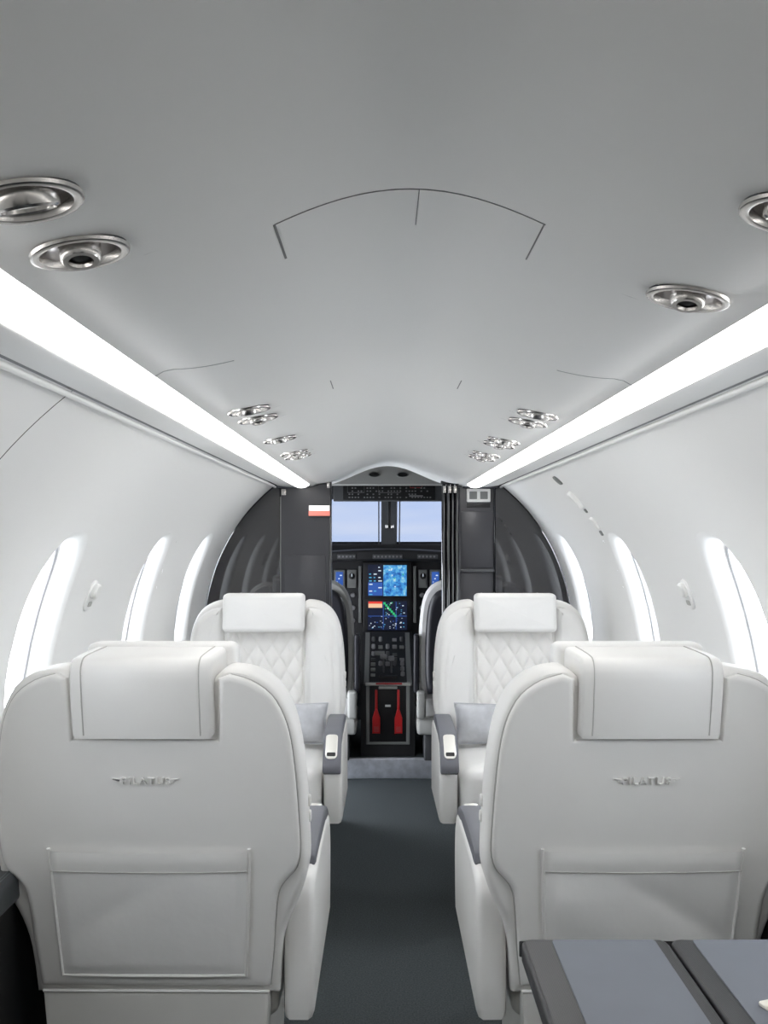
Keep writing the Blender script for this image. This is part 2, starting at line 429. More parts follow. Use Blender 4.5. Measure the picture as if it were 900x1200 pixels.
for s_ in (-1, 1):
    ceil_seam([(s_*.115, 1.80), (s_*.115, 1.90)], .0008)
    yb = 1.32 if s_ < 0 else 1.40
    ceil_seam([(s_*(.318-.10*k/8), yb+.02*(k/8)**2) for k in range(9)], .0005, 'access_gap', 'gasket')
# light valance (between strip and wall) + light-blocking roof above
for s_ in (-1, 1):
    mb = MB()
    sec = catmull([(.386, 1.420), (.387, 1.405), (.392, 1.4015), (.43, 1.403), (.460, 1.4075), (.4655, 1.411), (.467, 1.425)], 4)
    mb.grid(lambda a, b: (s_*sec[int(round(a*(len(sec)-1)))][0], Y_REAR+(Y_BULK-Y_REAR)*b, sec[int(round(a*(len(sec)-1)))][1]), len(sec)-1, 1)
    mb.build('valance', 'valance', ceil, recalc=False, sharp=70)
    mb = MB(); mb.box(*sorted((s_*.455, s_*.52)), Y_REAR, Y_BULK, 1.424, 1.44); mb.build('shadow_gap', 'seam', ceil)
    mb = MB(); mb.box(*sorted((s_*.31, s_*.47)), Y_REAR, Y_BULK, 1.428, 1.446); mb.build('light_housing', 'valance', ceil)
mb = MB(); mb.box(-.95, .95, Y_REAR-.05, 6.35, 1.62, 1.66)  # unseen opaque slab, added to stop sky light leaking through ceiling cracks
tag(mb.build('roof', 'cockpit'), 'unseen fuselage roof added above the headliner to block stray daylight', kind='structure')
# close the void between lining and outer skin above the windows
for s_, nm in ((-1, 'trim_2'), (1, 'trim_3')):
    mb = MB(); mb.grid(lambda a, b: (s_*(.50+.42*a), Y_REAR-.05+(4.42-Y_REAR)*b, 1.63-.27*a*a), 10, 1)
    mb.grid(lambda a, b: (s_*(.92-.235*a), Y_REAR-.05+(4.42-Y_REAR)*b, 1.36-.11*a), 2, 1)
    tag(mb.build(nm, 'cockpit', recalc=False), 'outer fuselage skin behind the lining', kind='structure')
# rear bulkhead
mb = MB(); mb.box(-.95, .95, Y_REAR-.05, Y_REAR, -.03, 1.64)
tag(mb.build('wall_rear', 'sidewall'), 'white rear bulkhead closing the cabin', kind='structure')

# ------------------------------------------------------------------ light strips
for s_ in (-1, 1):
    side = 'the exit sign' if s_ < 0 else 'the switch plate'
    root = tag(empty('light_strip', (s_*.351, 0, 1.405)), 'long glowing white ceiling light strip ending above %s' % side, 'light strip', 'cove light strips')
    sec = [(-.034+.068*k/10, -.015*(1-abs(2*k/10-1)**2.6)) for k in range(11)]
    ol = [(x, h) for x, h in sec] + [(.034, .012), (-.034, .012)]
    mb = MB(); y0, y1 = Y_REAR+.02, 4.16
    prof = [(0, y0), (0, y1-.03), (.0015, y1-.012), (.004, y1)]
    mb.slab(ol, prof, lambda a, b, d: (a, d, b)); mb.build('diffuser', 'strip', root)
    mb = MB(); mb.rbox(-.0345, .0345, 4.165, 4.285, -.002, .014, .004); mb.build('end_cap', 'valance', root)

# ------------------------------------------------------------------ ceiling fixtures
def fixture(kind):
    root = empty('reading_light' if kind == 'light' else 'air_vent')
    # local frame: +z points INTO the ceiling; dish of radius FR
    mb = MB(); mb.lathe([(FR, -.0005), (FR-.0008, -.0028), (FR-.004, -.004), (FR-.0075, -.003), (FR-.009, .001), (FR-.0095, .004)], 40); mb.build('bezel', 'chrome', root)
    mb = MB(); mb.lathe([(FR-.0093, .002), (FR-.011, .009), (.021, .015), (.0015, .0165)], 32); mb.build('dish', 'chrome_dark', root)
    if kind == 'light':
        T = Matrix.Rotation(math.radians(14), 3, 'X')
        fn = lambda x, y, z: tuple(T @ Vector((x, y, z)))
        mb = MB(); mb.lathe([(.0195, .014), (.0225, .006), (.0228, -.001), (.0215, -.0055), (.019, -.007), (.0172, -.006), (.0165, -.001)], 32, fn); mb.build('lamp_ring', 'chrome', root)
        mb = MB(); mb.lathe([(.0168, -.0025), (.010, -.0045), (.0015, -.005)], 24, fn); mb.build('lens', 'silver', root)
    else:
        T = Matrix.Rotation(math.radians(-12), 3, 'X')
        fn = lambda x, y, z: tuple(T @ Vector((x, y, z)))
        mb = MB(); mb.lathe([(.0165, .016), (.0165, .002), (.0152, -.0065), (.0135, -.0085), (.0095, -.0085), (.0085, -.006)], 28, fn); mb.build('nozzle', 'chrome', root)
        mb = MB(); mb.lathe([(.009, -.004), (.004, -.0065), (.0015, -.007)], 16, fn); mb.build('plug', 'dark_slot', root)
    return root
protos = {}
for s_ in (-1, 1):
    for i, (yy, kd, where) in enumerate(FIX[s_]):
        if kd not in protos: protos[kd] = o = fixture(kd)
        else: o = copy_tree(protos[kd])
        x = s_*FIX_A
        o.location = (x, yy, ceil_z(x)); o.rotation_euler = (0, -math.atan(ceil_dz(x)), 0)
        sd_ = 'exit sign' if s_ < 0 else 'folding table'
        if kd == 'light': tag(o, 'nickel reading light in headliner, %s side, %s' % (sd_, where), 'reading light', 'overhead reading lights')
        else: tag(o, 'nickel air nozzle in headliner, %s side, %s' % (sd_, where), 'air vent', 'overhead air nozzles')

# ------------------------------------------------------------------ side ledges
for s_ in (-1, 1):
    side = 'exit sign' if s_ < 0 else 'folding table'
    root = tag(empty('side_ledge', (s_*.69, 0, 0)), 'charcoal leather padded side ledge along the sidewall, %s side' % side, 'ledge', 'padded side ledges')
    mb = MB(); mb.rbox(*sorted((-s_*.018, s_*.033)), Y_REAR+.02, 4.26, .545, .602, .012); mb.build('ledge_pad', 'charcoal', root)
    mb = MB(); mb.rbox(*sorted((-s_*.006, s_*.012)), Y_REAR+.02, 4.26, .004, .545, .006); mb.build('ledge_panel', 'black', root)
    for dx in (.001, .007):
        mb = MB(); mb.tube([(-s_*dx, Y_REAR+.05, .6018), (-s_*dx, 4.24, .6018)], .0009, 5); mb.build('stitch_line', 'stitch', root)

# ------------------------------------------------------------------ wall latches
def latch(side, y, phi, label):
    n = Vector(wall_n(wall_pt(side, phi, y))).normalized(); p = Vector(wall_pt(side, phi, y)); up = Vector((0, 1, 0)).cross(n).normalized()
    if up.z < 0: up = -up
    T = Matrix.Rotation(math.radians(-18*side), 3, 'X')
    root = empty('coat_hook', tuple(p))
    fn = lambda a, b, d: tuple(Vector((0, 1, 0))*a + up*b + n*d)
    mb = MB(); mb.slab(rrect(-.022, .022, -.028, .028, .02, 6), [(0, -.001), (0, .003), (.003, .005)], fn); mb.build('mounting_plate', 'sidewall', root)
    mb = MB(); mb.slab(rrect(-.017, .017, -.003, .023, .012, 6), [(0, .004), (0, .010), (.003, .013)], fn); mb.build('hook_flap', 'white_plastic', root)
    mb = MB(); mb.slab(rrect(-.011, .011, -.019, -.010, .004, 4), [(0, .004), (0, .0058)], fn); mb.build('recess', 'header', root)
    return (setattr(root, 'scale', (1.4, 1.4, 1.4)), tag(root, label, 'coat hook', 'folding wall hooks'))[1]
latch(-1, 1.665, 1.237, 'small white folding hook on the sidewall beside the panel joint')
latch(-1, 2.47, 1.235, 'small white folding hook on the exit-sign-side wall between two windows')
latch(1, 1.70, 1.237, 'small white folding hook on the folding-table-side wall behind the first window')
latch(1, 2.52, 1.235, 'small white folding hook on the folding-table-side wall between two windows')
# emergency exit handle on the right wall
def exit_handle():
    y = 3.18; side = 1
    root = empty('emergency_release', wall_pt(side, .87, y))
    org = Vector(wall_pt(side, .87, y))
    def fn(a, b, d): return tuple(Vector(wall_pt(side, .87+b/R0, y+a, R0-d))-org)
    mb = MB(); mb.slab(rrect(-.026, .026, -.118, -.082, .015), [(0, -.001), (0, .003), (.002, .004)], fn); mb.build('release_grille', 'cockpit_mid', root)
    mb = MB(); mb.slab(rrect(-.026, .026, -.05, .015, .02), [(0, -.001), (0, .010), (.004, .014)], fn); mb.build('handle_cover', 'white_plastic', root)
    mb = MB(); mb.slab(rrect(-.013, .013, .022, .036, .005), [(0, -.001), (0, .003)], fn); mb.build('upper_slot', 'cockpit_mid', root)
    mb = MB(); mb.slab(rrect(-.022, .022, .055, .10, .012), [(0, -.001), (0, .005), (.003, .008)], fn); mb.build('lower_cover', 'white_plastic', root)
    mb = MB(); mb.slab(rrect(-.014, .014, .105, .122, .005), [(0, -.001), (0, .003)], fn); mb.build('lower_slot', 'cockpit_mid', root)
    tag(root, 'white emergency release handle with grey slots high on the curved wall', 'handle')
exit_handle()

# ------------------------------------------------------------------ club seats (local: faces +y, aisle side = sx)
LEAN, ZB, YB = .18, .42, -.30
ZMAP = [(.30, .24), (.38, .325), (.435, .380), (.606, .572), (.672, .643), (.787, .7735), (.862, .846), (.979, .962), (1.024, 1.0), (1.1, 1.07)]
def zm(z):
    for (a, A), (b, B) in zip(ZMAP, ZMAP[1:]):
        if z <= b: return A+(B-A)*(z-a)/(b-a)
    return z
def back(a, z, d):
    z = zm(z); return (a, YB+d-LEAN*(z-ZB), z)
def mirror_outline(half): return half + [(-x, z) for x, z in half[::-1]]
def text_mesh(body, size, extrude):
    cu = bpy.data.curves.new('embossed_text', 'FONT'); cu.body = body; cu.size = size; cu.extrude = extrude; cu.align_x = 'CENTER'; cu.align_y = 'CENTER'
    cu.space_character = 1.12; cu.resolution_u = 3
    o = bpy.data.objects.new('embossed_text', cu); COL.objects.link(o)
    dg = bpy.context.evaluated_depsgraph_get(); me = bpy.data.meshes.new_from_object(o.evaluated_get(dg))
    bpy.data.objects.remove(o); bpy.data.curves.remove(cu); return me

def make_seat(sx):
    root = empty('club_seat')
    # rear shell with a notch for the headrest
    half = [(.126, .862), (.130, .972)] + catmull([(.150, .979), (.185, .968), (.219, .943), (.240, .905), (.2515, .86), (.2585, .79), (.263, .72), (.264, .672), (.257, .643), (.240, .624), (.227, .606), (.220, .575), (.2135, .50), (.206, .440)], 3)
    prof = [(.010, 0), (.005, .0008), (.0018, .003), (0, .007), (0, .016)]
    sh = MB().slab(mirror_outline(half), prof, back).build('back_shell', 'leather', root)
    # seam piping along the shell edge, sub-part of the shell
    pts = [back(x, z, .0125) for x, z in half[2:]]
    for sg in (-1, 1): MB().tube([(sg*p[0]*1.004, p[1], p[2]) for p in pts], .0017, 6).build('piping', 'seam_line', sh)
    # embossed maker's lettering with wing strokes
    me = text_mesh('PILATUS', .0180, .0042)
    T = Matrix.Translation(back(0, .787, -.0004)) @ Matrix.Rotation(math.atan(LEAN), 4, 'X') @ Matrix.Rotation(PI/2, 4, 'X') @ Matrix.Scale(1.18, 4, (1, 0, 0))
    me.transform(T); me.materials.append(M['leather'])
    lo = bpy.data.objects.new('embossed_logo', me); COL.objects.link(lo); lo.parent = sh
    for sg in (-1, 1):
        w_ = [(.050, .7845), (.052, .7935), (.073, .7950), (.073, .7925), (.060, .7905), (.062, .7875), (.058, .7865)]
        MB().slab([(sg*a*.80, .787+(b-.789)*.85) for a, b in w_], [(.0003, -.0028), (0, -.0022), (0, .001)], back).build('embossed_wing', 'leather', sh)
    # front cushion body
    hf = [(0.0, .962), (.11, .962)] + catmull([(.134, .985), (.150, .990), (.19, .981), (.228, .953), (.252, .908), (.2645, .85), (.2715, .78), (.2755, .70), (.2755, .635), (.262, .59), (.242, .55), (.228, .50), (.222, .42)], 3)
    ol = hf + [(-x, z) for x, z in hf[::-1][:-1]]
    cu = MB().slab(ol, [(.014, .012), (.008, .0135), (.0035, .019), (0, .032), (0, .100), (.006, .126), (.020, .142)], back).build('backrest', 'leather', root)
    # bolsters
    for sg in (-1, 1):
        bo = [(.139, .47), (.139, .93)] + catmull([(.150, .965), (.185, .962), (.222, .936), (.243, .90), (.254, .845), (.261, .77), (.2645, .69), (.262, .63), (.245, .58), (.225, .53), (.220, .47)], 2)
        bo = [(sg*x, z) for x, z in bo]
        MB().slab(bo, [(.002, .120), (0, .138), (.003, .150), (.010, .160), (.022, .167)], back, bulge1=.008).build('side_bolster', 'leather_soft', root)
    # diamond quilting
    def q(u, v):
        x = -.1375+.275*u; z = .47+.45*v
        a = (x/.052+(z-.47)/.082); b = (x/.052-(z-.47)/.082)
        h = (abs(math.sin(PI*a/1.0))*abs(math.sin(PI*b/1.0)))**.42
        e = min(1, min(u, 1-u)/.03)*min(1, min(v, 1-v)/.02)
        return back(x, z, .134+.018*e*(.45+.55*h))
    MB().grid(q, 88, 132).build('quilted_panel', 'quilt', root, sharp=0)
    # headrest saddle + front pad
    side = [(-.014, .868), (-.0155, .93), (-.012, .985), (.004, 1.0085), (.03, 1.0145), (.10, 1.0165), (.16, 1.017), (.16, .90), (.10, .90), (.052, .90), (.052, .868)]
    ol = catmull(side[:7], 3)+side[7:]
    pr = [(.010, -.1215), (.004, -.1195), (0, -.114), (0, .114), (.004, .1195), (.010, .1215)]
    hd = MB().slab(ol, pr, lambda a, b, d: back(d, b, a)).build('headrest', 'leather', root)
    for sg in (-1, 1):
        p2 = [back(sg*.1, b, a-.0006) for a, b in [(side[0][0], .874)]+catmull(side[1:7], 3)]
        p2 = [(p[0], p[1], p[2]+(.0005 if i > 3 else 0)) for i, p in enumerate(p2)]
        MB().tube(p2, .0011, 6).build('seam', 'seam_line', hd)
    MB().rbox(-.139, .139, .148, .215, .886, 1.024, .016, .016, axis='y', bulge1=.005, tf=lambda x, y, z: back(x, z, y)).build('headrest_pad', 'leather_soft', root)
    # pocket with hem and piping
    rnd = random.Random(3 if sx > 0 else 11)
    ph = [rnd.uniform(0, 6) for _ in range(4)]
    def pocket(u, v):
        hw = .164+.012*v; x = (2*u-1)*hw; z = .462+.213*v-.003*(1-(2*u-1)**2)*v
        e = min(1, u/.06, (1-u)/.06)*min(1, v/.08)
        fd = lambda w_, o_: math.exp(-((x*-sx*.62+(z-.58)+o_)/w_)**2)
        fold = e*(.0035*fd(.030, .03)*(.5-.5*math.sin(9*x+ph[0])) - .003*fd(.022, -.035) + .0018*math.sin(17*x+ph[1])*math.sin(13*(z-.46)+ph[2]) + (.003 if sx < 0 else .0005)*fd(.05, .08))
        fold *= min(1, max(0, (.86-v)/.25))
        return back(x, z, -.0035-.008*e*(.4+.6*v)-fold*(1.6 if sx < 0 else .7))
    po = MB().grid(pocket, 60, 40).build('seat_pocket', 'leather_soft', root, sharp=0)
    def hem(u, v):
        hw = .1745+.0015*v; x = (2*u-1)*hw; z = .643+.032*v-.003*(1-(2*u-1)**2)
        e = min(1, u/.02, (1-u)/.02)
        return back(x, z, (-.0125-.0015*math.sin(PI*v))*e-.003*(1-e))
    MB().grid(hem, 40, 8).build('hem', 'leather', po, sharp=0)
    MB().tube([back(-.172+.344*k/12, .6425-.003*(1-(k/6-1)**2), -.0132) for k in range(13)], .0009, 5).build('hem_seam', 'seam_line', po)
    eds = [back(-.1765, .678, -.003), back(-.171, .57, -.0035), back(-.1645, .462, -.003), back(-.08, .4605, -.003), back(.08, .4605, -.003), back(.1645, .462, -.003), back(.171, .57, -.0035), back(.1765, .678, -.003)]
    MB().tube(eds, .0036, 8).build('piping', 'leather', po)
    # lower skirt under the back
    lk = [(.205, .374), (.199, .26), (.193, .12), (-.193, .12), (-.199, .26), (-.205, .374)]
    MB().slab(lk, [(.006, .0), (.002, .001), (0, .006), (0, .05)], lambda a, b, d: (a, YB+d+.005+.10*max(0, .42-b), b)).build('lower_skirt', 'plastic', root)
    MB().tube([(-.204, YB+.010, .3765), (.204, YB+.010, .3765)], .0030, 6).build('skirt_piping', 'piping', root)
    # cushion, pan and base
    MB().rbox(-.222, .222, -.17, .26, .36, .505, .035, .045, seg=4, bulge1=.014).build('seat_cushion', 'leather_soft', root)
    MB().rbox(-.215, .215, -.24, .235, .30, .37, .02, .03).build('seat_pan', 'plastic', root)
    MB().rbox(-.185, .185, -.20, .18, .07, .31, .02, .03).build('seat_base', 'plastic', root)
    for sg in (-1, 1): MB().rbox(sg*.15-.018, sg*.15+.018, -.26, .24, .002, .075, .006).build('floor_rail', 'plastic', root)
    # aisle armrest: body, pad, silver control plate
    xi, xo = .229, .284
    sd = catmull([(-.262, .312), (-.268, .40), (-.262, .52), (-.245, .558), (-.215, .570), (-.10, .578), (.10, .580), (.19, .572)], 3) + catmull([(.225, .535), (.240, .48), (.236, .40), (.222, .335)], 3)
    pr = [(.012, xi), (.004, xi+.003), (0, xi+.010), (0, xo-.012), (.004, xo-.004), (.013, xo)]
    MB().slab(sd, pr, lambda a, b, d: (sx*d, a, b)).build('armrest_body', 'leather', root)
    pd = catmull([(-.185, .590), (-.175, .612), (-.12, .622), (.0, .624), (.10, .621), (.165, .612), (.215, .583), (.252, .540), (.256, .515)], 3) + [(.235, .505), (.215, .535), (.18, .575), (.10, .592), (-.10, .592)]
    pr = [(.005, xi-.003), (.0015, xi-.001), (0, xi+.004), (0, xo-.010), (.0015, xo-.005), (.006, xo-.003)]
    ap = MB().slab(pd, pr, lambda a, b, d: (sx*d, a, b-.02)).build('armrest_pad', 'grey_leather', root)
    def plate(a, b, d):      # plate lies on the sloping front of the pad
        t = .5+b/.09; y = .168+.080*t; z = .5935-.066*t-.010*math.sin(PI*t)*-1
        return (sx*((xi+xo)/2-.005+a), y+.6*d, z+.8*d)
    MB().slab(rrect(-.018, .018, -.040, .040, .012), [(0, -.006), (0, .002), (.003, .004)], plate).build('control_plate', 'silver', ap)
    MB().slab(rrect(-.013, .013, .026, .035, .003), [(0, .003), (0, .0048)], plate).build('button', 'dark_slot', ap)
    # recline buttons on the aisle edge and knob on the wall side
    for z in (.685, .715):
        MB().rbox(.270, .2785, -.012, .012, -.011, .011, .003, .008, axis='x', tf=lambda x, y, zz: (sx*x, back(0, z+zz, .085+y)[1], z+zz)).build('recline_button', 'plastic', root)
    mb = MB(); mb.lathe([(.0015, .014), (.014, .013), (.017, .008), (.017, 0)], 18, lambda x, y, z: (-sx*(.212+z), -.22+x, .505+y)); mb.build('recline_knob', 'plastic', root)
    return root

seatA = make_seat(1)          # aisle on +x (local)
seatB = make_seat(-1)
def put(o, x, y, rz, label):
    o.location = (x, y, 0); o.rotation_euler = (0, 0, rz)
    return tag(o, label, 'seat', 'white leather club seats')
YN, YF = 2.14, 3.29
put(seatA, -.430, YN, math.radians(-.6), 'white leather club seat seen from behind, pocket full in view, exit-sign side')
put(seatB, .430, YN, math.radians(.6), 'white leather club seat seen from behind, standing just beyond the folding table')
put(copy_tree(seatB), -.428, YF, PI, 'white quilted leather club seat facing aft, below the lit exit sign')
put(copy_tree(seatA), .430, YF, PI, 'white quilted leather club seat facing aft, below the switch plate')

# pillows on the aft-facing seats
def pillow(x, y, z, rz, tilt, label):
    root = empty('pillow', (x, y, z)); root.rotation_euler = (math.radians(tilt), 0, math.radians(rz))
    N = 22
    def side(sg):
        def f(u, v):
            a = 2*u-1; b = 2*v-1
            pinch = 1-.07*(1-a*a)*0 - .05*(abs(a)**3*abs(b)**3)*-1
            t = max(0, (1-a**4)*(1-b**4))**.6
            xx = .165*a*(1-.06*(1-b*b)); zz = .066*b*(1-.07*(1-a*a))
            return (xx, sg*(.040*t+.004*math.sin(7*a+3*b)*t), zz+.066)
        return f
    mb = MB(); mb.grid(side(1), N, N); mb.grid(side(-1), N, N)
    me = mb.build('pillow_body', 'pillow', root, sharp=0)
    bm = bmesh.new(); bm.from_mesh(me.data); bmesh.ops.remove_doubles(bm, verts=bm.verts, dist=1e-5); bmesh.ops.recalc_face_normals(bm, faces=bm.faces); bm.to_mesh(me.data); bm.free()
    ed = [Vector(side(1)(u, v)) for u, v in [(k/12, 0) for k in range(12)]+[(1, k/12) for k in range(12)]+[(1-k/12, 1) for k in range(12)]+[(0, 1-k/12) for k in range(12)]]
    MB().tube(ed, .003, 6, closed=True).build('edge_seam', 'pillow', root)
    return tag(root, label, 'pillow', 'grey lumbar pillows')
pillow(-.365, 3.325, .520, 3, -16, 'soft grey pillow leaning on the aft-facing seat below the exit sign')
pillow(.375, 3.325, .520, -3, -16, 'soft grey pillow leaning on the aft-facing seat below the switch plate')

# ------------------------------------------------------------------ folding table
tz = .72
tbl = tag(empty('folding_table', (.14, .62, 0)), 'carbon-edged folding table with blue-grey leather inlays by the wall', 'table')
def leaf(x0, x1, nm):
    mb = MB(); mb.rbox(x0, x1, 0, .598, tz-.024, tz, .004, .014, seg=3)
    return mb.build(nm, 'carbon', tbl)
l1 = leaf(0, .1735, 'table_leaf'); l2 = leaf(.1765, .50, 'table_leaf')
MB().rbox(.036, .158, .02, .592, tz-.002, tz+.0014, .0004, .006, seg=1).build('leather_inlay', 'table_leather', l1)
MB().rbox(.202, .47, .02, .592, tz-.002, tz+.0014, .0004, .006, seg=1).build('leather_inlay', 'table_leather', l2)
MB().rbox(-.001, .501, .5985, .6005, tz-.022, tz-.004, .0008, .001, seg=2).build('edge_band', 'cockpit_grey', tbl)
MB().tube([(.175, .01, tz-.016), (.175, .59, tz-.016)], .006, 10).build('hinge', 'black', tbl)
MB().rbox(.36, .49, .08, .5, .640, tz-.024, .004).build('support_arm', 'cockpit_grey', tbl)
cd = MB(); cd.rbox(-.075, .075, -.055, .055, 0, .004, .0012, .004)
o = cd.build('folded_card', 'paper'); o.location = (.447, 1.017, tz+.0014); o.rotation_euler = (0, 0, math.radians(20))
tag(o, 'small cream folded card lying on the table leather', 'card')

# ------------------------------------------------------------------ forward partitions
def top_z(x):
    ax = abs(x)
    arc = ZC+math.sqrt(max(0, (R0-.002)**2-ax*ax))
    if ax < .317: return ceil_z(ax)-.0015
    if ax < .465: return 1.398
    return min(arc, 1.41)
def partition(x0, x1, y0, y1, z0, name, material, label, parts=None):
    s_ = 1 if x1 > 0 else -1
    a, b = sorted((abs(x0), abs(x1)))
    ol = [(a, z0)]
    if b > .70:
        xs = [a+(.72-a)*k/26 for k in range(27)]
        ol += [(x, top_z(x)) for x in xs]
        ol += [((R0-.002)*math.sin(p), ZC+(R0-.002)*math.cos(p)) for p in [1.22+.06*k for k in range(13)]] + [(.705, .45), (.705, z0)]
    else:
        xs = [a+(b-a)*k/8 for k in range(9)]
        ol += [(x, top_z(x)) for x in xs] + [(b, z0)]
    ol = [(s_*x, z) for x, z in ol]
    root = empty(name, (0, y0, 0)); 
    MB().slab(ol, [(.003, 0), (0, .003), (0, y1-y0)], lambda a_, b_, d: (a_, d, b_)).build('panel', material, root, sharp=30)
    return tag(root, label, 'partition')
pl = partition(-.452, -.78, 4.300, 4.325, .003, 'bulkhead_panel', 'gloss_black', 'gloss black curved bulkhead panel reaching the sidewall, exit-sign side')
cb = partition(-.2365, -.449, 4.275, 4.325, .003, 'partition_wall', 'satin_dark', 'dark satin partition panel carrying the red and white sign')
MB().rbox(-.4505, -.4465, -.004, .01, .02, 1.36, .001).build('edge_trim', 'cockpit_mid', cb)
MB().rbox(-.244, -.2355, -.003, .012, .02, 1.40, .002).build('edge_trim', 'gloss_black', cb)
MB().rbox(-.43, -.26, -.004, .003, .30, 1.115, .002).build('lower_panel', 'satin_dark', cb)
MB().rbox(-.255, -.243, -.010, .0, 1.395, 1.432, .003).build('chrome_tab', 'chrome', cb)  # small chrome tabs near the top of the partition
MB().rbox(-.445, -.425, -.010, .0, 1.365, 1.392, .003).build('chrome_tab', 'chrome', cb)
pr_ = partition(.449, .78, 4.300, 4.325, .003, 'bulkhead_panel', 'gloss_black', 'gloss black curved bulkhead panel reaching the sidewall, switch-plate side')
pc = partition(.300, .448, 4.315, 4.72, .003, 'closet_cabinet', 'satin_dark', 'dark satin closet cabinet carrying the white switch plate')
MB().rbox(.306, .445, -.002, .004, 1.06, 1.30, .002).build('closet_door', 'satin_dark', pc)
MB().rbox(.306, .445, -.002, .004, .40, 1.05, .002).build('closet_door', 'satin_dark', pc)
MB().rbox(.306, .445, -.030, .004, 1.045, 1.056, .003).build('shelf_lip', 'cockpit_grey', pc)
# exit sign
sg = tag(empty('exit_sign', (-.286, 4.271, 1.30)), 'small lit sign, white above red, on the dark partition', 'sign')
MB().rbox(-.046, .046, -.012, .0, -.024, .026, .003).build('sign_case', 'cockpit_grey', sg)
MB().rbox(-.043, .043, -.016, -.012, .001, .023, .001).build('white_bar', 'sign_white', sg)
MB().rbox(-.044, .044, -.016, -.012, -.020, .0005, .001).build('red_bar', 'sign_red', sg)
# switch plate
sp = tag(empty('switch_plate', (.381, 4.3145, 1.367)), 'white switch plate with two dark square buttons on dark panel', 'switch')
ol = rrect(-.050, .050, -.028, .028, .004)
MB().slab(ol, [(0, 0), (0, -.006), (.002, -.008)], lambda a, b, d: (a, d, b)).build('frame', 'white_plastic', sp)
for k in (-1, 1): MB().rbox(k*.0225-.016, k*.0225+.016, -.0105, -.007, -.016, .016, .0015).build('switch_button', 'cockpit_mid', sp)
MB().rbox(-.05, .05, -.004, 0, -.052, -.034, .001).build('label_slot', 'black', sp)
# folded accordion door
fd = tag(empty('folding_door', (.262, 4.30, 0)), 'folded glossy black accordion door stacked in the doorway', 'door')
for k in range(4):
    x = -.028+.0185*k
    MB().slab([(x+.0095*math.cos(t), .016*math.sin(t)) for t in [2*PI*j/20 for j in range(20)]], [(0, .02), (0, 1.405), (.003, 1.412)], lambda a, b, d: (a, b-.006*(k % 2), d)).build('pleat', 'gloss_black', fd)
MB().rbox(-.040, .036, -.022, .022, 1.412, 1.428, .003).build('top_rail', 'black', fd)
MB().rbox(-.040, .036, -.022, .022, .004, .02, .003).build('bottom_rail', 'black', fd)
for k in range(3): MB().rbox(-.026+.022*k-.006, -.026+.022*k+.006, -.026, -.018, 1.375, 1.405, .002).build('hanger_clip', 'chrome', fd)

# ------------------------------------------------------------------ cockpit / entry shell
RC = .80
def cp(side, phi, y):
    q = min(phi, 1.7); return (side*RC*math.sin(q), y, ZC+RC*math.cos(q)-RC*(phi-q))
for side, nm in ((-1, 'wall_entry_left'), (1, 'wall_entry_right')):
    mb = MB(); mf = lambda u, v: cp(side, u, v)
    y0, y1 = 4.33, 6.02
    if side < 0:
        plain(mb, mf, .0, .95, y0, 5.10, 12)
        holed_cell(mb, mf, .95, 2.60, 4.36, 5.10, superell(.98, 2.54, 4.39, 5.05, 6), 4); plain(mb, mf, .95, 2.60, y0, 4.36, 18)
    else:
        plain(mb, mf, .0, 1.10, y0, 5.10, 12); plain(mb, mf, 1.10, 2.60, y0, 5.10, 18)
    plain(mb, mf, .0, .72, 5.10, y1, 8); plain(mb, mf, 1.22, 2.6, 5.10, y1, 14)
    holed_cell(mb, mf, .72, 1.22, 5.10, y1, superell(.76, 1.18, 5.35, 5.85, 5), 2)
    wl = tag(mb.build(nm, 'cockpit', nfn=lambda c: (-c[0], 0, (ZC-c[2]) if c[2] > .697 else 0)), 'dark lining of the cockpit and entry', kind='structure')
    wcount += 1
    pv = superell(.75, 1.19, 5.34, 5.86, 5)
    mb = MB(); V = [cp(side, *p) for p in pv]; V = [(p[0]*1.004, p[1], p[2]) for p in V]; mb.add(V, [tuple(range(len(V)))])
    tag(mb.build('window_%d' % wcount, 'glass', recalc=False), 'clear cockpit side window', kind='structure')
# end ring closing lining gap behind the partitions
mb = MB()
for side in (-1, 1): mb.grid(lambda a, b: (side*(.772+.2*b)*math.sin(.2+2.6*a), 4.332, ZC+(.772+.2*b)*math.cos(.2+2.6*a)), 24, 1)
tag(mb.build('trim_4', 'cockpit', recalc=False), 'dark ring joining cabin and entry shell', kind='structure')
mb = MB(); mb.box(-.9, .9, 4.33, 6.1, -.06, -.03); tag(mb.build('floor_entry', 'cockpit'), 'dark underfloor of the entry', kind='structure')
# door frame
mb = MB(); dpts = [cp(-1, *p) for p in superell(.99, 2.53, 4.40, 5.04, 6)]; mb.tube(dpts, .012, 6, closed=True)
tag(mb.build('door_1', 'threshold'), 'open entry doorway frame at the airstair', kind='structure')

# windshield frame, tilted
def ws(x, t, d): return (x, 6.05-.22*t-.03*abs(x)**2+d*.8, 1.10+.32*t+d*.55)
def wslab(nm, x0, x1, t0, t1, m, parent, th=.03, r=.004):
    return MB().slab(rrect(x0, x1, t0, t1, .004, 2), [(r, 0), (0, r), (0, th)], ws).build(nm, m, parent)
wf = tag(empty('wall_front'), 'dark windshield frame across the nose', kind='structure')
wslab('header_frame', -.72, .72, .94, 1.7, 'cockpit', wf)
wslab('lower_frame', -.75, .75, -.9, .12, 'cockpit', wf)
wslab('centre_post', -.030, .062, .05, 1.0, 'cockpit_grey', wf, .05)
wslab('post_edge', -.046, -.042, .1, .95, 'cockpit_grey', wf, .02); wslab('post_edge', .074, .078, .1, .95, 'cockpit_grey', wf, .02)
MB().rbox(.008, .026, 5.80, 5.83, 1.24, 1.40, .004).build('compass_stem', 'black', wf)
